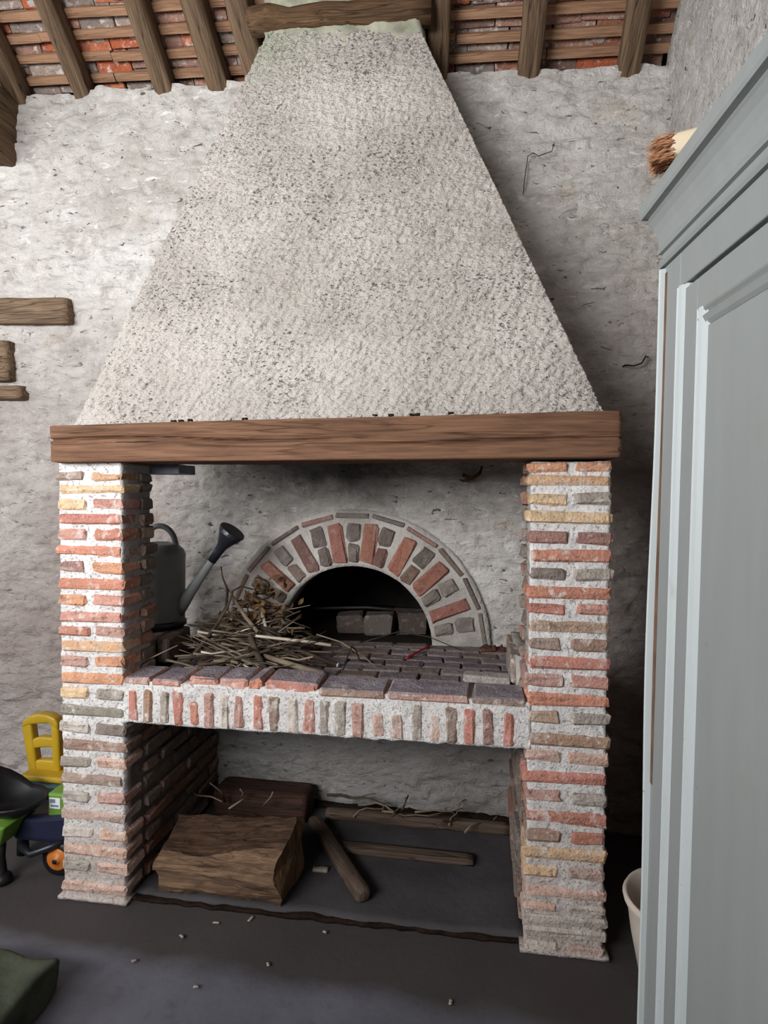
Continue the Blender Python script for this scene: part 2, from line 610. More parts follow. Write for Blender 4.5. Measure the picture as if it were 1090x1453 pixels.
# unseen wall added behind the photographer; its high sill dims the lower fireplace
parts = []
WX0, WX1, WZ0, WZ1, WY = -2.15, .45, 1.5, 2.85, -2.6
for a in ((-2.6, WX0, 0, 5.6), (WX1, 2.5, 0, 5.6), (WX0, WX1, 0, WZ0), (WX0, WX1, WZ1, 5.6)):
    parts.append(box_data(a[0], a[1], WY - .3, WY, a[2], a[3]))
tag(mk('added_wall_front', *merge(*parts), M['wall']), 'added unseen plastered wall with a high window, shading the lower fireplace', kind='structure')
win = tag(empty('added_window', (-.85, WY - .15, WZ0)), 'wooden frame of the added unseen window opposite the fireplace', kind='structure')
for a in ((WX0, WX1, WZ0, WZ0 + .05), (WX0, WX1, WZ1 - .05, WZ1), (WX0, WX0 + .05, WZ0 + .05, WZ1 - .05), (WX1 - .05, WX1, WZ0 + .05, WZ1 - .05), (-.875, -.825, WZ0 + .05, WZ1 - .05)):
    bbox('added_window_frame', a[0], a[1], WY - .18, WY - .12, a[2], a[3], M['paint'], win, .003)

# roof: frame in the plane of the rafters' undersides  (local x along the eave, y up the slope, z outwards)
ceil_m = Matrix.Identity(4)
ex = Vector((1, 0, -.05)).normalized()
es = Vector((0, -1, .78)).normalized()
es = (es - ex * es.dot(ex)).normalized()
en = ex.cross(es)
if en.z < 0: en = -en
for i in range(3):
    ceil_m[i][0], ceil_m[i][1], ceil_m[i][2] = ex[i], es[i], en[i]
ceil_m.translation = Vector((0, .68, 3.103))
V, F = [], []
pts = [(-2.2, -.35), (2.3, -.35), (2.3, 3.2), (-2.2, 3.2)]
for zz in (.165, .185):
    V += [(x, s, zz) for x, s in pts]
F = [(0, 3, 2, 1), (4, 5, 6, 7), (0, 1, 5, 4), (1, 2, 6, 5), (2, 3, 7, 6), (3, 0, 4, 7)]
b2 = box_data(-2.2, 2.3, -.36, -.34, -.2, .185)
ceil = mk('ceiling', *merge((V, F), b2), M['soot'])
ceil.matrix_basis = ceil_m
tag(ceil, 'underside of the tiled roof with rafters and battens', kind='structure')
def in_ceil(o):
    o.parent = ceil
    o.matrix_parent_inverse = Matrix.Identity(4)
    return o
rnd = random.Random(5)
rafters = [(-1.12, .085, .0), (-.775, .085, -.02), (-.455, .075, -.05), (-.06, .082, -.04), (.205, .09, .06), (.385, .095, .10),
           (1.135, .085, .01), (1.483, .088, .0), (1.857, .085, .0)]
for k, (x, wd, lean) in enumerate(rafters):
    V, F = rough_box(-wd / 2, wd / 2, -.3, 3.0, 0, .085, (.02, .05, .02), .008, 6, 60 + k, (1, .25, 1), 2, .012)
    V[:, 0] += .012 * np.sin(V[:, 1] * 5 + k)
    o = in_ceil(mk('rafter', V, F, M['rafter'], smooth=True))
    o.location = (x, 0, 0)
    o.rotation_euler = (0, 0, lean)
P = .078
rows = 13
for j in range(rows):
    s = .012 + P * j
    xa = -1.9
    while xa < 2.05:
        L = rnd.uniform(1.1, 1.9)
        xb = min(xa + L, 2.05)
        V, F = rough_box(xa, xb, -.0155, .0155, 0, .024, (.06, .019, .024), .003, 9, 90 + j * 7 + int(xa * 3), (.3, 1, 1), 2)
        o = in_ceil(mk('batten', V, F, M['batten']))
        o.location = (0, s + rnd.uniform(-.004, .004), .086)
        o.rotation_euler = (0, 0, rnd.uniform(-.004, .004))
        xa = xb + .004
tile_cols = ['ad5f42', 'b26a4c', '9a6650', '957468', '7d6459', 'a88374', '877a72', 'a09186', 'b87558', '8f7267', '9a8a80']
tmesh = []
for k in range(5):
    v, f = box_data(-.5, .5, -.5, .5, -.5, .5)
    bm_ = bevel_mesh([(x * .156, y * .14, z * .016) for x, y, z in v], f, .003)
    rr = random.Random(200 + k)
    for q in bm_.vertices:
        q.co.x += rr.uniform(-.003, .003); q.co.y += rr.uniform(-.003, .003); q.co.z += rr.uniform(-.002, .002)
    bm_.materials.append(M['brick'])
    tmesh.append(bm_)
for j in range(8):
    x = -1.5 + (j % 2) * .06
    while x < 2.0:
        o = in_ceil(link('roof_tile', tmesh[rnd.randrange(5)]))
        o.location = (x, -.03 + P * j + .05 + rnd.uniform(-.006, .006), .125 + rnd.uniform(-.003, .004))
        o.rotation_euler = (.15 + rnd.uniform(-.03, .03), rnd.uniform(-.03, .03), rnd.uniform(-.03, .03))
        o.color = C(rnd.choice(tile_cols))
        x += .161 + rnd.uniform(0, .004)
# bedding-mortar smears pressed between the tiles
for k in range(26):
    V, F = rough_box(-.03, .03, -.014, .014, -.007, .007, (.012, .009, .007), .006, 40, 300 + k, octs=2, rnd=.006)
    o = in_ceil(mk('mortar_smear', V, F, M['omortar'], smooth=True))
    o.location = (rnd.uniform(-1.1, 1.95), rnd.choice([.06, .138, .215, .29]) + rnd.uniform(-.012, .02), .112)
# trimmer log carried across in front of the chimney
V, F = tube([(.41 + .078 * k, .2 + .006 * math.sin(k * 1.7), -.005 + .006 * math.cos(k * 2.1)) for k in range(10)], [.05 + .006 * math.sin(k * 2.3) for k in range(10)], 12)
in_ceil(mk('trimmer_log', V, F, M['trimmer'], smooth=True))

# old timbers bedded in the back wall, at the left
def wall_timber(x0, x1, y0, y1, z0, z1, seed, mat='timber', fn=None, st=(.25, 1, 1)):
    V, F = rough_box(x0, x1, y0, y1, z0, z1, (.03, .02, .02), .01, 9, seed, st, 3, .012, fn)
    return mk('bedded_timber', V, F, M[mat], wall_back, True)
o = wall_timber(-1.3, -.495, .655, .80, 2.115, 2.235, 401, fn=lambda V: V + np.stack([0*V[:,0], 0*V[:,0], -.05 * (V[:, 0] + .7)], 1) * .5)
o = wall_timber(-1.2, -.79, .65, .80, 1.86, 2.045, 402)
o = wall_timber(-1.2, -.735, .66, .80, 1.78, 1.845, 403)
V, F = rough_box(-1.02, -.765, .30, .80, 2.83, 3.14, (.025, .03, .025), .014, 7, 404, (1, .3, 1), 3, .02)
mk('beam_end', V, F, M['rafter'], wall_back, True)

# ------------------------------------------------------------------ fireplace
fire = empty('brick_fireplace', (.8, 0, 0))
tag(fire, 'brick fireplace with oak beam, tapering roughcast hood and arched oven', 'fireplace')
XL0, XL1, XQ0, XQ1, ZT = -.0608, .1688, 1.4561, 1.6865, 1.4645
ZH = .732                                                     # hearth paving
_bc = {}
_br = random.Random(77)
def brick_mesh(lx, ly, lz, var=None, mat='brick'):
    key = (round(lx, 2), round(ly, 2), round(lz * 2, 2), _br.randrange(5) if var is None else var, mat)
    if key not in _bc:
        v, f = box_data(-lx / 2, lx / 2, -ly / 2, ly / 2, -lz / 2, lz / 2)
        me = bevel_mesh(v, f, min(.007, lz * .22, lx * .22, ly * .22))
        rr = random.Random(len(_bc) * 31 + 7)
        k = min(lx, ly, lz) * .10
        for q in me.vertices:
            q.co += Vector((rr.uniform(-k, k) * 1.4, rr.uniform(-k, k), rr.uniform(-k, k)))
        me.materials.append(M[mat])
        _bc[key] = me
    return _bc[key]
def brick(parent, c, dims, col, rot=(0, 0, 0), jit=.0015, name='brick', k=1.0, wash=.27, mat='brick'):
    o = link(name, brick_mesh(*dims, mat=mat), None, parent)
    o.location = (c[0] + _br.uniform(-jit, jit), c[1] + _br.uniform(-jit, jit), c[2] + _br.uniform(-jit, jit))
    o.rotation_euler = (rot[0] + _br.uniform(-.012, .012), rot[1] + _br.uniform(-.012, .012), rot[2] + _br.uniform(-.012, .012))
    cc = C(col, k)
    g = (.52 * k, .45 * k, .40 * k)
    cc = tuple(a + (b - a) * wash for a, b in zip(cc, g))
    v = _br.uniform(.92, 1.06)
    o.color = (cc[0] * v, cc[1] * v, cc[2] * v, 1)
    return o

PAL = dict(o='d08a5c', t='d6a578', c='e2be90', g='9c958a', d='8a5248', r='bd6d50', k='6f655e', s='d17d5c', p='cc8a78',
           b='b08f74', w='937a6c', e='c26f5c', u='a37a5c', l='dcb09a', n='96705c', i='d8b0a0', y='d9b084', h='c9bfb4', m='c0a396', q='b8877a', f='7d7c6c')
# courses from the top: pixel height kept as metres (z of the course), then the brick colours across the face
RP = [(1.446, 'oo'), (1.408, 't'), (1.353, 'cg'), (1.299, 'c'), (1.241, 'dd'), (1.187, 'r'), (1.133, 'kg'), (1.080, 's'), (1.031, 'ep'),
      (.979, 'b'), (.928, 'wn'), (.872, 'e'), (.821, 'qp'), (.764, 's'), (.712, 'bg'), (.645, 'u'), (.595, 'il'), (.531, 'e'), (.474, 'qg'),
      (.412, 'r'), (.357, 'nr'), (.304, 'y'), (.249, 'ym'), (.188, 'i'), (.141, 'lh'), (.105, 'h'), (.067, 'h'), (.020, 'hm')]
LP = [(1.417, 'wt'), (1.378, 'c'), (1.325, 'cp'), (1.276, 'e'), (1.226, 'pr'), (1.172, 's'), (1.119, 'do'), (1.063, 's'), (1.010, 'op'),
      (.954, 'p'), (.907, 'rq'), (.858, 't'), (.806, 'qo'), (.752, 'o'), (.700, 'cg'), (.639, 'f'), (.583, 'hk'), (.522, 'n'), (.468, 'gl'),
      (.412, 'w'), (.351, 'gq'), (.288, 'm'), (.226, 'hl'), (.170, 'l'), (.114, 'gi'), (.045, 'i')]

SHADEB = ['8f776a', '826e62', '9c8375', '877a70', '75655c', '99725f', '7f776f']  # inner-face bricks: dull grey-brown, darkened for the shade on that side
def pillar(name, x0, x1, courses, depth_up, inner, lab):
    # mortar core: slim above the hearth, running back to the wall below it
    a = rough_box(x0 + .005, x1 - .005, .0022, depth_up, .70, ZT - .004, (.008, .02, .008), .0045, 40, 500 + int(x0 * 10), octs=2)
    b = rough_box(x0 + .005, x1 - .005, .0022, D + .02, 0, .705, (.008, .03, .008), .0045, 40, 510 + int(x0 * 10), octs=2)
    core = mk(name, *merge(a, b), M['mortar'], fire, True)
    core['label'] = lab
    n = len(courses)
    for i, (z, cols) in enumerate(courses):
        zn = courses[i + 1][0] if i + 1 < n else -.02
        zp = courses[i - 1][0] if i else ZT + .03
        h = min(.036, (z - zn) * .66 + .002, (zp - z) * .72)
        W = x1 - x0
        e0, e1 = _br.uniform(-.006, .008), _br.uniform(-.006, .008)
        if len(cols) == 1:
            brick(core, ((x0 + x1) / 2 + (e1 - e0) / 2, .049, z), (W + e0 + e1, .108, h), PAL[cols])
        else:
            sp = x0 + W * _br.uniform(.46, .54)
            gap = _br.uniform(.018, .03)
            for (p, q), cc in zip(((x0 - e0, sp - gap / 2), (sp + gap / 2, x1 + e1)), cols):
                brick(core, ((p + q) / 2, .049, z), (q - p, .108, h), PAL[cc])
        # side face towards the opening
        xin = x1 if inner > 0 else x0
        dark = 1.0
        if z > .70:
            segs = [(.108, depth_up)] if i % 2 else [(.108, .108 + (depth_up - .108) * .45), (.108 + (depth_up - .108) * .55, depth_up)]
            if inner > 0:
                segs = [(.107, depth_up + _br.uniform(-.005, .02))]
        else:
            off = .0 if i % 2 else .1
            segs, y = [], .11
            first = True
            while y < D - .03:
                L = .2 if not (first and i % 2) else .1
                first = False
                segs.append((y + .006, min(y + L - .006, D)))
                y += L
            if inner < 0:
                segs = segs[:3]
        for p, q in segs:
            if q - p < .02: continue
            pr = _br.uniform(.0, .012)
            col = _br.choice(SHADEB)
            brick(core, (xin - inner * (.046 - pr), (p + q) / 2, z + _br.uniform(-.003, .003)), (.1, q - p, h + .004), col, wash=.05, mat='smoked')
    # outer face: the rest of the brickwork, not seen from the front
    parts = []
    xo = x0 if inner > 0 else x1
    for i, (z, cols) in enumerate(courses):
        ys = [(.11, depth_up)] if z > .7 else ([(.11, .3), (.312, .5), (.512, D)] if i % 2 else [(.11, .2), (.212, .4), (.412, .6), (.612, D)])
        for p, q in ys:
            xa, xb = (xo - .004, xo + .06) if inner > 0 else (xo - .06, xo + .004)
            parts.append(box_data(xa, xb, p, q, z - .016, z + .016))
    o = mk('side_brickwork', *merge(*parts), M['brick'], core)
    o.color = C('a5705a')
    o['kind'] = 'stuff'
    return core
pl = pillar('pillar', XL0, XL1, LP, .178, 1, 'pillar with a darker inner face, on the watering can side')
pr = pillar('pillar', XQ0, XQ1, RP, .16, -1, 'pale brick pillar nearest the armoire')
# spread foot of the right pillar
o = rough_box(XQ0 - .012, XQ1 + .012, -.008, .12, 0, .012, (.02, .02, .006), .003, 30, 555, octs=2)
mk('pillar_foot', *o, M['mortar'], fire, True)
o = rough_box(XL0 - .015, XL1 + .004, -.008, .12, 0, .010, (.02, .02, .006), .003, 30, 556, octs=2)
mk('pillar_foot', *o, M['mortar'], fire, True)

# lintel with soldier bricks, hearth slab with paving, coping
ZL0, ZL1 = .612, .750
o = rough_box(XL1 - .01, XQ0 + .012, .0, .13, ZL0, ZL1, (.008, .03, .008), .0048, 36, 520, octs=2)
lint = mk('lintel', *o, M['mortar'], fire, True)
sold = [(193, 'e'), (213, 'u'), (236, 'g'), (256, 'e'), (278, 'r'), (299, 'q'), (322, 'h'), (342, 'q'), (369, 'e'), (391, 'w'), (418, 'h'), (440, 'p'),
        (461, 'g'), (485, 'g'), (509, 'q'), (537, 'i'), (563, 'm'), (591, 'g'), (616, 'i'), (639, 'w'), (664, 'e'), (690, 'd'), (718, 'e')]
for i, (q, c) in enumerate(sold):
    t = (q - 180) / (743 - 180)
    x = XL1 + (XQ0 - XL1) * (t * 1.09 - .09 * t * t * 1.0) * 1.0
    short = c in 'im' or i in (4, 18)
    hh = .078 if short else _br.uniform(.104, .114)
    zc = ZL0 + .004 + hh / 2 if short else (ZL0 + .738) / 2 - .006
    brick(lint, (x, .0445, zc), (_br.uniform(.031, .037), .1, hh), PAL[c])
hearth = mk('hearth_slab', *rough_box(.0, XQ1 - .03, .1, D - .003, .60, .722, (.05, .05, .04), .004, 9, 530, octs=2), M['soil'], fire, True)
cop = [(.17, .262, 'q', 0), (.266, .372, 'p', 0), (.392, .492, 'p', .012), (.496, .588, 'p', .012), (.594, .640, 's', .012), (.648, .818, 'e', .012),
       (.826, 1.035, 'n', 0), (1.041, 1.29, 'q', 0), (1.297, 1.455, 'w', 0)]
for a, b, c, dz in cop:
    brick(lint, ((a + b) / 2, .062 + dz * .5, .750 + dz * .6), (b - a - .003, .135, .024 + dz), PAL[c], mat='dusty')
pav = ['6e6468', '78706f', '6a6064', '7d7476', '736660']
j = 0
y = .135
while y < D - .01:
    dp = .078
    x = .19 + (.07 if j % 2 else 0)
    if j % 2:
        brick(hearth, (.225, y + dp / 2, ZH - .012), (.06, dp - .007, .03), _br.choice(pav), name='paver', wash=0, mat='smoked')
        x = .26
    while x < 1.45:
        q = min(x + .142, 1.452)
        if q - x > .03:
            brick(hearth, ((x + q) / 2, min(y + dp / 2, D - .036), ZH - .012), (q - x - .004, dp - .004, .03), _br.choice(pav), name='paver', jit=.001, wash=0, mat='smoked')
        x += .142
    y += dp
    j += 1

# low side curb of the hearth at the right
curb = mk('hearth_curb', *rough_box(1.435, 1.475, .15, .5, .72, .845, (.02, .03, .02), .005, 20, 531, octs=2), M['omortar'], fire, True)
brick(curb, (1.432, .25, .80), (.03, .18, .09), '75665c')
brick(curb, (1.432, .42, .80), (.03, .14, .08), '84604f')

# oven arch
def annulus(r0, r1, y0, y1, a0, a1, n, nr, seed):
    V, F = [], []
    for k in range(n + 1):
        a = a0 + (a1 - a0) * k / n
        for i in range(nr + 1):
            r = r0 + (r1 - r0) * i / nr
            V.append((AX + r * math.cos(a), y0, AZ + r * math.sin(a)))
        V.append((AX + r1 * math.cos(a), y1, AZ + r1 * math.sin(a)))
        V.append((AX + r0 * math.cos(a), y1, AZ + r0 * math.sin(a)))
    m_ = nr + 3
    for k in range(n):
        for i in range(m_):
            i2 = (i + 1) % m_
            F.append((k*m_ + i, k*m_ + i2, (k+1)*m_ + i2, (k+1)*m_ + i))
    F.append(tuple(range(m_)))
    F.append(tuple(n * m_ + i for i in range(m_))[::-1])
    V = np.array(V)
    V[:, 1] += .003 * fbm(V, 22, seed)
    V[:, 0] += .003 * fbm(V, 22, seed + 3)
    return V, F
arch = mk('oven_arch', *annulus(AR, .575, D - .02, D + .16, -.06, PI + .06, 90, 14, 540), M['omortar'], fire, True)
vous = [(3, 'lg'), (12.5, 'gg'), (22, 'e'), (33, 'gg'), (42, 'r'), (52, 'nk'), (61.5, 's'), (73, 'dk'), (81, 'r'), (90, 'kk'), (99, 'e'), (108.5, 'kk'),
        (119, 'd'), (129, 'wg'), (139, 'r'), (149, 'ww'), (159, 'd'), (169, 'ww'), (178, 'n')]
for a, cols in vous:
    if a < 6: continue
    t = math.radians(a)
    segs = [(.352, .518)] if len(cols) == 1 else [(.350, .428), (.442, .516)]
    for (p, q), c in zip(segs, cols):
        rm = (p + q) / 2
        brick(arch, (AX + rm * math.cos(t), D + .018, AZ + rm * math.sin(t)), (q - p, .1, .047 if rm < .43 else .056), PAL[c], rot=(0, -t, 0), k=.52, mat='smoked')
for k in range(11):
    t = math.radians(9 + 16.3 * k)
    brick(arch, (AX + .547 * math.cos(t), D + .022, AZ + .547 * math.sin(t)), (.021, .1, .142), _br.choice([PAL['w'], PAL['k'], PAL['q'], PAL['g']]), rot=(0, -t, 0), k=.5, mat='smoked')
# oven chamber
V, F = [], []
n, dd = 24, 10
for j in range(dd + 1):
    y = D + .12 + .75 * j / dd
    rr = (AR + .03) * math.sqrt(max(0, 1 - (j / dd) ** 4)) + .001
    for k in range(n + 1):
        a = PI * k / n
        V.append((AX + rr * math.cos(a), y, AZ - .0 + rr * math.sin(a)))
for j in range(dd):
    for k in range(n):
        a = j * (n + 1) + k
        F.append((a, a + n + 1, a + n + 2, a + 1))
V = np.array(V)
V[:, 1] += .004 * fbm(V, 20, 545)
cham = mk('oven_vault', V, F, M['soot'], fire, True)
mk('oven_floor', *rough_box(AX - .37, AX + .37, D - .01, D + .9, .66, .728, (.06, .06, .03), .003, 20, 546), M['soot'], fire, True)

# the beam
def beamfn(V):
    V = V.copy()
    t = (V[:, 0] + .05) / 1.75
    V[:, 2] += np.where(V[:, 2] > 1.53, .02 * (t - .5), .008 * (t - .5))
    # the long drying crack along the face
    zc = 1.535 - .012 * t + .006 * np.sin(V[:, 0] * 7)
    c = np.exp(-((V[:, 2] - zc) / .0032) ** 2) * np.clip(1.3 - 3 * np.abs(t - .22), 0, 1)
    zc2 = 1.512 + .008 * t + .005 * np.sin(V[:, 0] * 5)
    c += np.exp(-((V[:, 2] - zc2) / .0030) ** 2) * np.clip(1.2 - 3.6 * np.abs(t - .78), 0, 1)
    V[:, 1] += np.where(V[:, 1] < 0, .030 * c, 0)
    return V
V, F = rough_box(-.055, 1.702, -.045, .19, 1.464, 1.592, (.012, .03, .0035), .005, 8, 550, (.2, 1, 1), 3, .008, beamfn)
beam = mk('mantel_beam', V, F, M['beam'], fire, True)
beam['label'] = 'long brown oak beam across the pillars'
# steel strap under the beam
bbox('steel_bracket', .08, .262, .20, .33, 1.430, 1.464, M['steel'], fire, .003)

# the hood
HB = [(-.003, 0, 1.575), (1.664, 0, 1.592)]
HT = [(.487, .5, 3.145), (1.077, .5, 3.095)]
nx, nz = 400, 400
u = np.linspace(0, 1, nx + 1)
v = np.linspace(0, 1, nz + 1)
U, Wv = np.meshgrid(u, v)
B = np.array(HB); T = np.array(HT)
P0 = B[0] + (B[1] - B[0]) * U[..., None]
P1 = T[0] + (T[1] - T[0]) * U[..., None]
V = (P0 + (P1 - P0) * Wv[..., None]).reshape(-1, 3)
ca, sa = math.cos(.6), math.sin(.6)
S = np.stack([V[:, 0] * ca + V[:, 2] * sa, V[:, 1], (-V[:, 0] * sa + V[:, 2] * ca) * 1.8], 1)
d = .0055 * vnoise(S, 46, 601) + .0035 * vnoise(S, 95, 602) + .006 * fbm(V, 3, 603)
pit = vnoise(S, 38, 604) + .35 * vnoise(V, 6, 605)
d -= .007 * np.clip((pit - .62) * 5, 0, 1)
nrm = np.array([0, -.95, .31])
V = V + d[:, None] * nrm
F = []
for k in range(nz):
    for i in range(nx):
        a = k * (nx + 1) + i
        F.append((a, a + 1, a + nx + 2, a + nx + 1))
V = [tuple(p) for p in V]
for side in (0, nx):               # returns to the wall
    cols = []
    for k in range(0, nz + 1):
        p = V[k * (nx + 1) + side]
        cols.append((k * (nx + 1) + side, len(V)))
        V.append((p[0], D + .02, p[2]))
    for k in range(nz):
        a, b = cols[k], cols[k + 1]
        F.append((a[0], b[0], b[1], a[1]) if side == 0 else (a[0], a[1], b[1], b[0]))
hood = mk('hood', V, F, M['stucco'], fire, True)
hood['label'] = 'tapering roughcast chimney hood'
V, F = rough_box(.47, 1.09, .50, .74, 3.05, 3.36, (.02, .03, .02), .022, 14, 610, octs=3, rnd=.02)
mk('chimney_collar', V, F, M['rubble'], fire, True)
# lime chips along the top of the beam
for k in range(14):
    x = rnd.uniform(.05, 1.6)
    V, F = rough_box(-.008, .008, -.005, .005, -.002, .004, (.004, .005, .003), .005, 80, 620 + k, octs=2)
    o = mk('crumb', V, F, M['soil'] if k % 3 else M['omortar'], fire, True)
    o.location = (x, -.02 + rnd.uniform(-.01, .005), 1.595 + .02 * ((x + .05) / 1.75 - .5))
# wood-store floor
def sf(V):
    V = V.copy()
    V[:, 1] += np.where(V[:, 1] < .1, .02 * fbm(V * np.array([1, 0, 0]), 5, 632), 0)
    return V
mk('store_floor', *rough_box(XL1 - .01, XQ0 + .01, .045, D + .01, 0, .014, (.03, .03, .007), .003, 12, 630, octs=2, fn=sf), M['slab'], fire, True)
V, F = rough_box(XL1 - .005, XQ0 - .005, .024, .055, -.002, .008, (.012, .01, .006), .008, 24, 640, octs=3)
o = mk('dark_strip', V, F, M['soil'], fire, True)  # dark irregular line along the front edge of the store floor
V, F = rough_box(XL1, XQ0, D - .03, D + .01, .01, .03, (.012, .01, .01), .010, 24, 641, octs=3)
mk('dark_strip', V, F, M['soil'], fire, True)  # dark irregular line along the foot of the back wall

# ------------------------------------------------------------------ armoire
arm = empty('armoire', (1.672, -.45, 0), math.radians(4))
arm.rotation_euler = (0, .009, math.radians(4))
tag(arm, 'tall grey painted armoire with moulded cornice and panelled door', 'armoire')
def A(name, data, mat, parent=arm, smooth=False, bev=0, seg=2):
    me = bevel_mesh(*data, bev, seg) if bev else mesh(*data, smooth)
    o = bpy.data.objects.new(name, me)
    COL.objects.link(o)
    me.materials.append(M[mat])
    o.parent = parent
    return o
WA, DA, HC = 1.25, .235, 1.845
A('carcass', merge(box_data(.03, DA, -WA + .005, -.005, .03, HC)), 'paint', bev=.003)
A('frame_stile', box_data(0, .04, -.088, 0, 0, HC), 'paint', bev=.003)
A('frame_stile', box_data(0, .04, -WA, -WA + .062, 0, HC), 'paint', bev=.003)
A('top_rail', box_data(0, .04, -WA + .063, -.089, 1.775, HC), 'paint', bev=.003)
A('bottom_rail', box_data(0, .04, -WA + .063, -.063, 0, .13), 'paint', bev=.003)
def bead(y0, y1, x0, x1, z0, z1, name, mat, parent, n=7, fn=None):
    """vertical moulding, bolection profile, sampled up its height"""
    prof = [(x1, y0), (x0 + .003, y0), (x0 - .002, y0 - (y0 - y1) * .12), (x0 + .007, y0 - (y0 - y1) * .26), (x0 - .003, y0 - (y0 - y1) * .42),
            (x0 - .001, y0 - (y0 - y1) * .70), (x0 + .007, y0 - (y0 - y1) * .80), (x0 + .003, y0 - (y0 - y1) * .92), (x0 + .009, y1), (x1, y1)]
    V, F = [], []
    m_ = len(prof)
    for k in range(n + 1):
        z = z0 + (z1 - z0) * k / n
        dx, dy = fn(z) if fn else (0, 0)
        V += [(x + dx, y + dy, z) for x, y in prof]
    for k in range(n):
        for i in range(m_):
            i2 = (i + 1) % m_
            F.append((k*m_ + i, (k+1)*m_ + i, (k+1)*m_ + i2, k*m_ + i2))
    F.append(tuple(range(m_)))
    F.append(tuple(n * m_ + i for i in range(m_))[::-1])
    return A(name, (V, F), mat, parent)
bead(-.090, -.126, -.006, .02, .132, 1.772, 'frame_moulding', 'paintedge', arm)
# the loose corner strip, sprung away from the stile
def spring(z):
    t = max(0, min(1, (z - .45) / 1.1))
    s = math.sin(t * PI) ** 2
    return (-.004 * s - .002, .005 * s + .0012 * math.sin(z * 7))
bead(.002, -.011, -.006, .006, .0, 1.84, 'corner_strip', 'paintedge', arm, 30, spring)
A('bare_edge', box_data(-.0012, .0, -.020, -.001, .75, 1.83), 'bare')
def door(y0, y1):
    d = A('door', box_data(.004, .036, y1, y0, .135, 1.760), 'paint', bev=.002)
    w_ = .054
    for a, b in ((y0, y0 - w_), (y1 + w_, y1)):
        A('door_stile', box_data(-.006, .006, b, a, .135, 1.760), 'paint', d, bev=.0015)
    A('door_rail', box_data(-.006, .006, y1 + w_, y0 - w_, 1.700, 1.760), 'paint', d, bev=.0015)
    A('door_rail', box_data(-.006, .006, y1 + w_, y0 - w_, .135, .24), 'paint', d, bev=.0015)
    bead(y0 - w_, y0 - w_ - .036, -.006, .006, .242, 1.703, 'panel_moulding', 'paintedge', d)
    bead(y1 + w_ + .036, y1 + w_, -.006, .006, .242, 1.703, 'panel_moulding', 'paintedge', d)
    # top and bottom mouldings
    for zt, sg in ((1.703, -1), (.242, 1)):
        prof = [(.006, 0), (-.004, 0), (-.006, .005), (.0, .011), (-.007, .018), (-.003, .027), (.002, .033), (.006, .036)]
        V = [(x, yy, zt + sg * p) for yy in (y0 - w_, y1 + w_) for x, p in prof]
        m_ = len(prof)
        F = [(i, i + 1, m_ + i + 1, m_ + i) for i in range(m_ - 1)] + [tuple(range(m_)), tuple(range(m_, 2 * m_))[::-1], (0, m_, 2 * m_ - 1, m_ - 1)]
        A('panel_moulding', (V, F), 'paint', d)
    A('door_panel', box_data(-.001, .004, y1 + w_ + .036, y0 - w_ - .036, .28, 1.667), 'paint', d, bev=.001)
    return d
door(-.131, -.62)
door(-.63, -WA + .068)
# cornice swept round three sides
prof = [(0, HC), (.007, HC), (.010, HC + .006), (.007, HC + .014), (.003, HC + .017), (.003, HC + .028), (.010, HC + .030), (.012, HC + .037), (.009, HC + .043),
        (.010, HC + .056), (.013, HC + .072), (.019, HC + .088), (.027, HC + .100), (.031, HC + .104), (.026, HC + .107), (.026, HC + .112), (.038, HC + .114), (.041, HC + .120), (.041, HC + .144), (.0, HC + .148)]
V, F = [], []
for pj, z in prof:
    V += [(DA, pj, z), (-pj, pj, z), (-pj, -WA - pj, z), (DA, -WA - pj, z)]
for i in range(len(prof) - 1):
    for k in range(3):
        F.append((i*4 + k, i*4 + k + 1, (i+1)*4 + k + 1, (i+1)*4 + k))
L = len(prof) - 1
F.append((L*4, L*4 + 1, L*4 + 2, L*4 + 3))
F.append((0, 3, 2, 1))
F.append(tuple(i * 4 for i in range(L + 1)))
F.append(tuple(i * 4 + 3 for i in range(L + 1))[::-1])
A('cornice', (V, F), 'paint')

# brush lying on the cornice
bz = HC + .150
br = empty('scrubbing_brush', (1.705, -.585, bz), 2.75)
tag(br, 'wooden brush with orange bristles lying on top of the armoire', 'brush')
V, F = rough_box(-.05, .05, -.021, .021, .008, .056, (.01, .01, .01), .002, 20, 700, rnd=.016)
A('brush_block', ([tuple(v) for v in V], F), 'brushwood', br, True)
parts = []
rr = random.Random(9)
for k in range(420):
    x = rr.uniform(.035, .05); y = rr.uniform(-.022, .022); z = rr.uniform(.004, .05)
    L = rr.uniform(.022, .040)
    ey = y * 1.5 + rr.uniform(-.01, .01); ez = max(.002, z * 1.05 - .012 + rr.uniform(-.012, .012))
    parts.append(tube([(x, y, z), (x + L * .6, (y + ey) / 2, (z + ez) / 2 + .002), (x + L, ey, ez)], [.0011, .0010, .0006], 3, False))
o = A('bristles', merge(*parts), 'bristle', br)
o['kind'] = 'stuff'

# cream pot behind the armoire
V, F = lathe([(0, 0), (.085, 0), (.095, .004), (.125, .16), (.135, .235), (.145, .25), (.148, .262), (.143, .272), (.135, .268), (.128, .24), (.115, .16), (.086, .02), (0, .02)], 40)
pot = mk('planter_pot', V, F, M['cream'], smooth=True)
pot.location = (1.863, -.10, 0)
tag(pot, 'cream flared pot on the floor between the pillar and the armoire', 'pot')

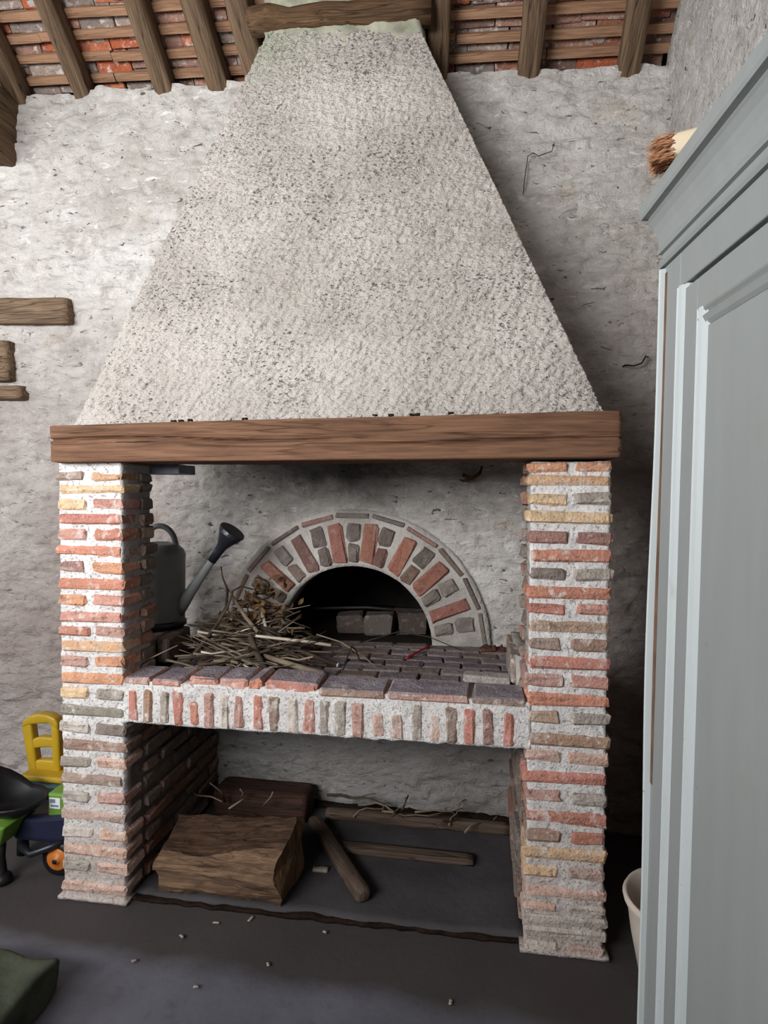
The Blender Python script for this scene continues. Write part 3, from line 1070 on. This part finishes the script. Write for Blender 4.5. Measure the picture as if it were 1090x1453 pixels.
# ------------------------------------------------------------------ things on the hearth
def loose_brick(c, dims, col, rot=(0, 0, 0), label='', group=None):
    o = brick(None, c, dims, col, rot, 0, 'loose_brick', wash=0, mat='smoked')
    return tag(o, label, 'brick', group)
zb = ZH + .004
for k, (x, col) in enumerate([(.02, '7d6a5e'), (.068, '6a625b'), (.116, '84756a'), (.166, '75665c')]):
    loose_brick((x, .345, zb + .047), (.042, .21, .094), col, (0, 0, .03 * (k - 1)),
                'brick stood on edge under the watering can', 'bricks on edge under the watering can')
for k, (x, col) in enumerate([(.20, '7d6a5e'), (.247, '8a7a70'), (.293, '6f625a')]):
    loose_brick((x, .605, zb + .04), (.042, .15, .08), col, (0, 0, .06),
                'brick stood on edge against the back wall beside the twigs', 'bricks on edge against the back wall')
loose_brick((1.345, .215, zb + .016), (.155, .06, .026), 'a59c98', (0, 0, -.06), 'pale thin brick lying on the hearth paving by the pale pillar')

# watering can
can = empty('watering_can', (.066, .42, .83))
tag(can, 'grey plastic watering can with long spout and black rose', 'watering can')
def part(name, data, mat, parent, smooth=True):
    return mk(name, *data, M[mat], parent, smooth)
cx, cy, cz = .066, .42, .832
part('body', lathe([(0, .012), (.09, .012), (.094, .03), (.097, .26), (.098, .285), (.092, .305), (.07, .325), (.04, .335), (.036, .33), (0, .33)], 40, (cx, cy, cz)), 'can', can)
part('base', lathe([(0, 0), (.09, 0), (.1, .008), (.1, .022), (.094, .03), (0, .03)], 40, (cx, cy, cz)), 'canblack', can)
hp = []
for k in range(15):
    a = math.radians(-8 + 165 * k / 14)
    hp.append((cx + .0 + .068 * math.cos(a), cy, cz + .318 + .082 * math.sin(a)))
part('handle', tube(hp, .0115, 10), 'can', can)
sp0, sp1 = Vector((cx + .07, cy, cz + .06)), Vector((.318, cy - .02, 1.135))
part('spout', tube([sp0 + (sp1 - sp0) * t for t in (0, .15, .35, .6, .85, 1)], [.03, .027, .021, .0165, .014, .0135], 14), 'can', can)
dr = (sp1 - sp0).normalized()
rc = [sp1 - dr * .045, sp1 + dr * .0, sp1 + dr * .03, sp1 + dr * .06, sp1 + dr * .085, sp1 + dr * .10]
rose = part('rose', tube(rc, [.0165, .018, .021, .034, .047, .052], 24), 'canblack', can)
V, F = tube([sp1 + dr * .0985, sp1 + dr * .106], [.053, .051], 24)
part('rose_face', (V, F), 'canblack', rose, False)

# twigs
tw = random.Random(31)
def twig_mesh(L, r, seed, fork=True):
    rr = random.Random(seed)
    n = 6
    pts, dy, dz = [], 0, 0
    for k in range(n):
        t = k / (n - 1)
        dy += rr.uniform(-.028, .028) * L * 2
        dz += rr.uniform(-.014, .014) * L * 2
        pts.append((L * (t - .5), dy, dz))
    rad = [r * (1 - .6 * k / (n - 1)) for k in range(n)]
    parts = [tube(pts, rad, 6)]
    if fork:
        for q in range(rr.choice([0, 1, 1, 2])):
            k = rr.randrange(2, n - 1)
            p = Vector(pts[k])
            s = rr.choice([-1, 1])
            l2 = L * rr.uniform(.15, .3)
            parts.append(tube([p, p + Vector((l2 * .6, s * l2 * .35, l2 * rr.uniform(-.05, .2))), p + Vector((l2, s * l2 * .5, l2 * rr.uniform(-.05, .3)))],
                              [rad[k] * .7, rad[k] * .5, rad[k] * .3], 5))
    return mesh(*merge(*parts), True)
TW = {}
for nm in ('twig', 'twigdark', 'twigpale'):
    TW[nm] = []
    for k in range(7):
        me = twig_mesh(.3, tw.uniform(.0035, .0062), 800 + k)
        me.materials.append(M[nm])
        TW[nm].append(me)
def pile_h(x, y):
    a = math.exp(-((x - .45) / .22) ** 2)
    return a * (.035 + .17 * max(0, min(1, (y - .2) / .4)))
G1 = 'twigs heaped on the hearth'
N = 150
for k in range(N):
    f = k / N
    x = tw.gauss(.46, .10)
    y = tw.uniform(.185, .56)
    x = max(.31, min(.64, x))
    L = tw.uniform(.55, 1.25)
    yaw = tw.gauss(.05, .55)
    hx = .15 * L * abs(math.cos(yaw)); hy = .15 * L * abs(math.sin(yaw))
    x = max(.225 + hx * .8, min(.80 - hx, x))
    y = max(.15 + hy, min(.64 - hy, y))
    z = ZH + .012 + f * pile_h(x, y)
    kind = tw.choices(['twig', 'twigdark', 'twigpale'], [.42, .50, .08])[0]
    if f < .35 and kind == 'twigpale': kind = 'twigdark'
    o = link('twig', TW[kind][tw.randrange(7)])
    o.location = (x, y, z)
    o.rotation_euler = (tw.uniform(0, 6.28), tw.uniform(-.26, .26) * (.3 + f), yaw + (PI if tw.random() < .4 else 0))
    o.scale = (L, 1, 1)
    tag(o, 'thin dry twig in the heap of twigs on the hearth', 'twig', G1)
def stick(name, pts, r0, r1, mat, label, group=None, n=7):
    rad = [r0 + (r1 - r0) * i / (len(pts) - 1) for i in range(len(pts))]
    o = mk(name, *tube(pts, rad, n), M[mat], smooth=True)
    return tag(o, label, 'stick', group)
stick('peeled_stick', [(.455, .50, .905), (.49, .44, .86), (.525, .385, .815)], .0075, .006, 'twigpale', 'short peeled white stick poking from the twig heap')
stick('long_stick', [(.30, .52, .97), (.36, .47, .93), (.43, .40, .885), (.50, .34, .845)], .009, .007, 'twig', 'grey-brown stick slanting down into the middle of the twig heap')
stick('pale_stalk', [(.07, .115, .735), (.16, .16, .775), (.245, .215, .815)], .003, .002, 'twigpale', 'straw coloured stalk leaning from the dark pillar to the twigs')
stick('cut_branch', [(.58, .36, .80), (.68, .34, .775), (.76, .315, .757), (.815, .30, .747)], .008, .0075, 'twigdark', 'dark branch with a pale cut end reaching out over the paving')
o = mk('branch_end', *tube([(.8148, .3001, .7471), (.818, .299, .7466)], .0076, 7), M['sticker'], bpy.data.objects['cut_branch'])
stick('thick_branch', [(.50, .27, .84), (.54, .22, .80), (.575, .19, .765), (.60, .175, .748)], .012, .010, 'twigdark', 'thick dark broken branch at the front of the twig heap')
stick('thick_branch', [(.56, .24, .785), (.66, .21, .77), (.74, .195, .755), (.79, .19, .748)], .009, .012, 'twig', 'thick grey branch at the right edge of the twig heap')
stick('split_stick', [(.50, .32, .835), (.60, .33, .825), (.70, .36, .81), (.775, .365, .80)], .005, .0065, 'twigpale', 'pale split stick lying across the top of the twig heap')
# forked branch standing up at the left of the heap
fk = merge(tube([(.29, .20, .76), (.325, .26, .82), (.345, .33, .87), (.35, .40, .925), (.335, .45, .98)], [.008, .0075, .007, .006, .005], 7),
           tube([(.345, .33, .87), (.37, .37, .93), (.375, .41, .985), (.40, .43, 1.0), (.44, .45, .985)], [.005, .0045, .004, .004, .003], 6),
           tube([(.335, .30, .85), (.28, .33, .86), (.22, .36, .855)], [.006, .005, .003], 6),
           tube([(.335, .45, .98), (.31, .46, 1.03), (.30, .47, 1.07)], [.005, .003, .002], 5))
o = mk('forked_branch', *fk, M['twigdark'], smooth=True)
tag(o, 'grey forked branch standing up at the left of the twig heap', 'branch')
# thin twig trailing across the oven mouth
stick('trailing_twig', [(.78, .40, .765), (.90, .46, .80), (1.0, .56, .815), (1.12, .60, .79), (1.25, .55, .755)], .0028, .0018, 'twigdark', 'very thin bent twig trailing in front of the oven mouth')
stick('trailing_twig', [(.70, .44, .82), (.80, .42, .80), (.90, .36, .765), (.95, .31, .745)], .003, .002, 'twig', 'thin twig running from the heap onto the bare paving')
# dry leaves
lm = []
for k in range(5):
    rr = random.Random(900 + k)
    L, Wd = .036, .009
    V, F = [], []
    for i in range(6):
        t = i / 5
        ww = Wd * math.sin(PI * min(1, t * .95 + .03))
        zc = .014 * math.sin(t * 3 + k)
        V += [(L * (t - .5), -ww, zc + .9 * ww), (L * (t - .5), 0, zc), (L * (t - .5), ww, zc + 1.1 * ww)]
    for i in range(5):
        for j in range(2):
            a = i * 3 + j
            F.append((a, a + 1, a + 4, a + 3))
    me = mesh(V, F, True)
    me.materials.append(M['leaf'])
    lm.append(me)
for k in range(90):
    x = tw.gauss(.42, .085); y = tw.uniform(.42, .63)
    x = max(.26, min(.60, x))
    o = link('dry_leaf', lm[k % 5])
    o.location = (x, y, ZH + .03 + pile_h(x, y) * tw.uniform(.7, 1.25))
    o.rotation_euler = (tw.uniform(-1.2, 1.2), tw.uniform(-1.2, 1.2), tw.uniform(0, 6.28))
    tag(o, 'curled brown dry leaf caught at the back of the twig heap', 'leaf', 'dry leaves in the twig heap')
# wire loop and red twine on the paving
o = mk('wire_loop', *tube([(.83, .24, .742), (.845, .26, .744), (.855, .30, .79), (.862, .33, .81), (.875, .34, .79), (.885, .36, .75), (.93, .38, .742)], .0026, 6), M['wire'], smooth=True)
tag(o, 'bent black wire lying on the hearth paving beside the twigs', 'wire')
pts = [(1.045 + .006 * k + .004 * math.sin(k * 2.2), .44 + .016 * k + .004 * math.cos(k * 2.9), .742 + .003 * abs(math.sin(k * 1.7))) for k in range(13)]
o = mk('red_twine', *tube(pts, .0042, 6), M['red'], smooth=True)
tag(o, 'frayed red twine on the hearth paving before the oven mouth', 'twine')

V, F = rough_box(1.33, 1.42, .61, .67, .733, .75, (.008, .008, .006), .018, 40, 690, octs=3, rnd=.006)
V[:, 2] = np.maximum(V[:, 2], .733)
o = mk('brick_rubble', V, F, M['rubblered'], smooth=True)
tag(o, 'crumbled dark red brick rubble in the far corner of the hearth', 'rubble')
# inside the oven
zf = .732
for x, y, c, rz in [(.73, .93, '6a645e', .1), (.865, .90, '77706a', -.08), (1.0, .97, '6a625b', .15)]:
    pass
loose_brick((.735, .90, zf + .04), (.12, .11, .08), '4b4641', (0, 0, .1), 'leftmost of three blocks standing inside the oven mouth')
loose_brick((.872, .88, zf + .043), (.125, .1, .085), '544e49', (0, 0, -.06), 'middle one of three blocks standing inside the oven mouth')
loose_brick((1.012, .93, zf + .045), (.13, .11, .09), '48433e', (0, 0, .2), 'rightmost of three blocks standing inside the oven mouth')
o = mk('iron_bar', *tube([(.50, .985, .81), (.8, .985, .825), (1.10, .985, .81)], .007, 6), M['wire'], smooth=True)
tag(o, 'thin iron bar lying across behind the blocks in the oven', 'bar')
# iron hook left in the fireback, wires in the wall
hk = merge(tube([(1.25, D + .01, 1.44), (1.255, .66, 1.435), (1.285, .645, 1.425), (1.315, .65, 1.445), (1.325, .66, 1.475)], [.008, .008, .009, .007, .004], 7),
           tube([(1.285, .645, 1.425), (1.25, .65, 1.415), (1.235, .66, 1.42)], [.007, .006, .003], 6))
o = mk('iron_hook', *hk, M['rust'], smooth=True)
tag(o, 'rusty iron hook in the fireback just under the beam', 'hook')
o = mk('wire_hook', *tube([(1.86, D + .01, 1.865), (1.87, .67, 1.865), (1.90, .66, 1.86), (1.925, .655, 1.868), (1.94, .655, 1.895), (1.95, .66, 1.89)], .0035, 6), M['wire'], smooth=True)
tag(o, 'bent black wire sticking out of the wall beside the hood', 'wire')
o = mk('wire_hook', *tube([(1.475, D, 2.55), (1.478, .675, 2.60), (1.49, .672, 2.69), (1.51, .67, 2.70), (1.53, .668, 2.685), (1.58, .67, 2.70), (1.59, .672, 2.73), (1.585, D, 2.74)], .0018, 6), M['wire'], smooth=True)
tag(o, 'curly old wire hanging on the wall above the hood slope', 'wire')

# ------------------------------------------------------------------ the wood store
# split log
prof = [(.012, 0.0), (-.004, .03), (-.012, .09), (-.006, .15), (.012, .182), (.06, .196), (.11, .218), (.145, .238), (.17, .225), (.19, .17), (.21, .10), (.175, .04), (.12, 0.0)]   # (y, z)
V, F = [], []
n = 44
pl2 = []
for i in range(len(prof)):
    a, b = prof[i], prof[(i + 1) % len(prof)]
    for t in (0, .25, .5, .75):
        pl2.append((a[0] + (b[0] - a[0]) * t, a[1] + (b[1] - a[1]) * t))
m_ = len(pl2)
for k in range(n + 1):
    t = k / n
    x = .25 + .43 * t
    for (yy, zz) in pl2:
        hgt = (.76 + .24 * t ** 1.5) if zz > .1 else 1
        V.append((x + .22 * yy * (t - .35) + (.012 * math.sin(zz * 40) if k in (0, n) else 0), .04 + yy * (1.15 - .15 * t) - .02 * (t - .5), .016 + zz * hgt))
for k in range(n):
    for i in range(m_):
        i2 = (i + 1) % m_
        F.append((k*m_ + i, k*m_ + i2, (k+1)*m_ + i2, (k+1)*m_ + i))
V = np.array(V)
G = V * np.array([.45, 1, 1])
ridge = -np.abs(fbm(G * np.array([1, 1, 1.6]), 15, 714))
Vn = V + np.stack([.004 * fbm(V, 20, 711), .014 * fbm(G, 11, 712) - .022 * ridge, .020 * fbm(G, 11, 713) + .006 * fbm(V, 40, 715)], 1)
Vn[:, 2] = np.maximum(Vn[:, 2], .016)
F.append(tuple(range(m_))[::-1])
lg = mk('split_log', Vn, F, M['log'])
lg.data.materials.append(M['logbark'])
mi = []
for k in range(n):
    for i in range(m_):
        mi.append(1 if 4 * 4 <= i < 4 * 9 else 0)
mi.append(0)
if len(mi) == len(lg.data.polygons):
    lg.data.polygons.foreach_set('material_index', mi)
endv = [tuple(Vn[n * m_ + i]) for i in range(m_)]
ctr = tuple(np.mean(np.array(endv), 0) + np.array([.006, 0, 0]))
mk('cut_end', endv + [ctr], [(i, (i + 1) % m_, m_) for i in range(m_)], m_wood('log_end_grain', C('54402f'), C('86694c'), 2), lg)
tag(lg, 'big split log with pale rough face in the wood store', 'log')
V, F = rough_box(.225, .63, .535, .675, .014, .125, (.02, .02, .02), .010, 9, 720, (.3, 1, 1), 3, .02)
o = mk('dark_log', V, F, m_wood('reddish_bark', C('2c1f1a'), C('4d352b'), 0), smooth=True)
tag(o, 'dark red-brown squared log lying behind the split log', 'log')
V, F = rough_box(-.25, .25, -.028, .028, 0, .045, (.02, .014, .011), .007, 10, 721, (.3, 1, 1), 3, .016)
o = mk('split_pole', V, F, M['plank'], smooth=True)
o.location = (.81, .315, .020)
o.rotation_euler = (0, .02, math.atan2(-.41, .28))
tag(o, 'short split pole lying slantwise on the store floor', 'pole')
V, F = rough_box(.70, 1.445, .575, .62, .016, .058, (.03, .015, .014), .006, 10, 722, (.3, 1, 1), 3, .008)
o = mk('plank', V, F, M['plank'], smooth=True)
tag(o, 'long brown plank lying along the foot of the back wall', 'plank')
V, F = rough_box(.80, 1.305, .36, .42, .014, .036, (.03, .015, .011), .004, 10, 723, (.3, 1, 1), 3, .005)
o = mk('plank', V, F, M['plank'], smooth=True)
tag(o, 'shorter flat plank in the middle of the store floor', 'plank')
for k in range(9):
    o = link('root_twig', TW['twig' if k % 3 else 'twigdark'][k % 7])
    o.location = (.78 + .072 * k + tw.uniform(-.03, .03), .60 + tw.uniform(-.03, .05), .070 + tw.uniform(0, .012))
    o.rotation_euler = (tw.uniform(0, 6), tw.uniform(-.12, .12), tw.gauss(.3, .5))
    o.scale = (tw.uniform(.5, .9), 1.2, 1.2)
    tag(o, 'brown twig on the plank at the back of the wood store', 'twig', 'twigs on the back plank')
for k, (a, b) in enumerate([((.30, .50, .10), (.27, .42, .215)), ((.37, .49, .12), (.375, .47, .175)), ((.47, .48, .11), (.52, .45, .185)), ((.20, .44, .15), (.33, .40, .155)), ((.40, .30, .185), (.45, .33, .215))]):
    a, b = Vector(a), Vector(b)
    mid = (a + b) / 2 + Vector((.012, 0, .008))
    stick('wood_shoot', [a, mid, b], .004, .0025, 'twig', 'thin grey shoot sticking up behind the split log', 'shoots behind the split log', 6)
o = mk('paper_scrap', *rough_box(.735, .79, .245, .27, .014, .022, (.01, .008, .004), .006, 40, 730, octs=2), M['chip'], smooth=True)
tag(o, 'crumpled pale scrap on the store floor by the log', 'scrap')

# ------------------------------------------------------------------ toys by the left pillar
ride = empty('ride_on_toy', (-.26, .12, 0))
tag(ride, 'black and green ride-on toy with orange wheel beside the pillar', 'toy')
# bucket seat
V, F = [], []
n, q = 20, 7
for j in range(q + 1):
    t = j / q
    for k in range(n):
        a = 2 * PI * k / n
        back = max(0, -math.cos(a))
        r = .02 + .085 * t
        z = .235 + .05 * t ** 2 + .095 * t ** 3 * back
        V.append((-.315 + r * 1.15 * math.cos(a), .08 + r * .95 * math.sin(a), z))
for j in range(q + 1):
    t = 1 - j / q
    for k in range(n):
        a = 2 * PI * k / n
        back = max(0, -math.cos(a))
        r = .015 + .092 * t
        z = .222 + .05 * t ** 2 + .095 * t ** 3 * back - (.0 if t < 1 else -.006)
        V.append((-.315 + r * 1.15 * math.cos(a), .08 + r * .95 * math.sin(a), z))
rows_ = 2 * (q + 1)
for j in range(rows_ - 1):
    for k in range(n):
        F.append((j*n + k, j*n + (k+1) % n, (j+1)*n + (k+1) % n, (j+1)*n + k))
F.append(tuple(range(n))[::-1]); F.append(tuple((rows_ - 1) * n + k for k in range(n)))
mk('seat', V, F, M['tblack'], ride, True)
v = [(-.40, .0, .215), (-.28, .0, .215), (-.28, .16, .215), (-.40, .16, .215), (-.38, .03, .135), (-.325, .03, .128), (-.325, .13, .128), (-.38, .13, .135)]
link('rear_body', bevel_mesh(v, [(0, 1, 2, 3), (7, 6, 5, 4), (0, 4, 5, 1), (1, 5, 6, 2), (2, 6, 7, 3), (3, 7, 4, 0)], .008, 2), M['green'], ride)
v, f = box_data(-.34, -.078, .10, .24, .11, .195)
v = [(x, y, z + (.035 if x > -.1 and z > .15 else 0)) for x, y, z in v]
link('chassis', bevel_mesh(v, f, .02, 3), M['navy'], ride)
gb = bbox('front_box', -.20, -.078, .11, .235, .195, .292, M['green'], ride, .008, 2)
bbox('sticker', -.192, -.15, .1085, .11, .238, .276, M['sticker'], gb, 0)
bbox('sticker_print', -.188, -.168, .108, .1088, .258, .272, M['stickergrey'], gb, 0)
bbox('sticker_print', -.186, -.156, .108, .1088, .244, .251, M['stickergrey'], gb, 0)
def wheel(x, y, r, wdt, hub, parent):
    V, F = lathe([(0, -wdt/2), (r * .6, -wdt/2), (r * .92, -wdt/2), (r, -wdt * .3), (r, wdt * .3), (r * .92, wdt/2), (r * .6, wdt/2), (0, wdt/2)], 28)
    V = [(x + a, y + c, r + b) for a, b, c in V]
    t = mk('wheel', V, F, M['tblack'], parent, True)
    V, F = lathe([(0, -.012), (.011, -.012), (.012, -.004), (hub * .85, -.004), (hub, 0), (hub, .01), (0, .01)], 24)
    V = [(x + a, y - wdt/2 + c, r + b) for a, b, c in V]
    h = mk('hub', V, F, M['orange'], t, True)
    V, F = lathe([(0, -.004), (.009, -.004), (.009, .002), (0, .002)], 14)
    mk('axle_cap', [(x + a, y - wdt/2 - .010 + c, r + b) for a, b, c in V], F, M['tblack'], ride, True)
wheel(-.155, .115, .062, .04, .04, ride)
wheel(-.155, .225, .062, .04, .04, ride)
part('axle', tube([(-.155, .1, .062), (-.155, .235, .062)], .008, 8), 'steel', ride)
part('footrest', tube([(-.285, .085, .105), (-.23, .06, .095), (-.17, .08, .115), (-.12, .12, .13)], [.014, .012, .013, .01], 10), 'canblack', ride)
part('leg', tube([(-.35, .06, .14), (-.345, .05, .08), (-.335, .045, .03), (-.33, .04, .012)], [.022, .02, .021, .024], 12), 'tblack', ride)
part('foot', lathe([(0, 0), (.03, 0), (.034, .008), (.03, .022), (.02, .032), (0, .034)], 16, (-.325, .04, 0)), 'tblack', ride)
part('leg', tube([(-.37, .2, .14), (-.375, .20, .08), (-.38, .205, .0)], [.022, .02, .022], 12), 'tblack', ride)

# yellow toy chair on a teal crate behind
yc = empty('toy_chair', (-.38, .36, .235))
tag(yc, 'yellow plastic toy chair with two slots in its back', 'toy chair')
def plate(pts, y0, y1):
    n = len(pts)
    V = [(x, y0, z) for x, z in pts] + [(x, y1, z) for x, z in pts]
    F = [tuple(range(n))[::-1], tuple(range(n, 2 * n))] + [(i, (i + 1) % n, n + (i + 1) % n, n + i) for i in range(n)]
    return V, F
link('back_post', bevel_mesh(*plate([(-.452, .25), (-.480, .43), (-.472, .45), (-.438, .45), (-.412, .25)], .325, .365), .009, 3, True), M['yellow'], yc)
link('back_post', bevel_mesh(*plate([(-.345, .25), (-.352, .45), (-.330, .452), (-.318, .43), (-.312, .25)], .325, .365), .009, 3, True), M['yellow'], yc)
link('top_rail', bevel_mesh(*plate([(-.480, .425), (-.470, .455), (-.44, .477), (-.40, .486), (-.36, .483), (-.330, .472), (-.318, .45), (-.318, .425), (-.36, .452), (-.44, .440)], .322, .368), .008, 3, True), M['yellow'], yc)
link('back_slat', bevel_mesh(*plate([(-.462, .335), (-.466, .372), (-.40, .392), (-.318, .392), (-.318, .352), (-.39, .350)], .328, .362), .008, 3, True), M['yellow'], yc)
link('back_slat', bevel_mesh(*plate([(-.452, .25), (-.455, .292), (-.39, .300), (-.315, .300), (-.315, .25)], .328, .362), .008, 3, True), M['yellow'], yc)
bbox('seat', -.45, -.23, .27, .38, .238, .262, M['yellow'], yc, .01, 3)
tc = empty('toy_crate', (-.36, .33, 0))
tag(tc, 'teal plastic crate under the yellow toy chair', 'crate')
v, f = box_data(-.44, -.20, .31, .49, 0, .19)
link('body', bevel_mesh([(x * (1 if z > .1 else .985), y, z) for x, y, z in v], f, .012, 2), M['navy'], tc)
bbox('lid', -.455, -.19, .255, .50, .19, .236, M['teal'], tc, .014, 3)

# ------------------------------------------------------------------ stone and floor litter
V, F = rough_box(-.30, .185, -.82, -.345, 0, .1, (.014, .014, .010), .022, 9, 740, octs=3, rnd=.012)
V[:, 2] = np.maximum(V[:, 2], 0)
o = mk('stone_block', V, F, M['stone'], smooth=True)
tag(o, 'mossy grey-green stone block on the floor in the near corner', 'stone')
for k, (x, y, s) in enumerate([(.50, -.035, 1.3), (.60, .0, 1.6), (.42, -.11, 1.0), (.33, -.22, 1.1), (.72, -.17, .9), (.55, -.28, .8), (1.25, -.22, .9), (.85, -.02, .8)]):
    V, F = rough_box(-.008 * s, .008 * s, -.004, .004, 0, .004, (.004, .006, .0035), .005, 70, 750 + k, octs=2)
    V[:, 2] = np.maximum(V[:, 2], 0)
    o = mk('wood_chip', V, F, M['chip'], smooth=True)
    o.location = (x, y, 0)
    o.rotation_euler = (0, 0, k * 1.3)
    tag(o, 'small pale chip lying on the dark floor before the fireplace', 'chip', 'chips on the floor')
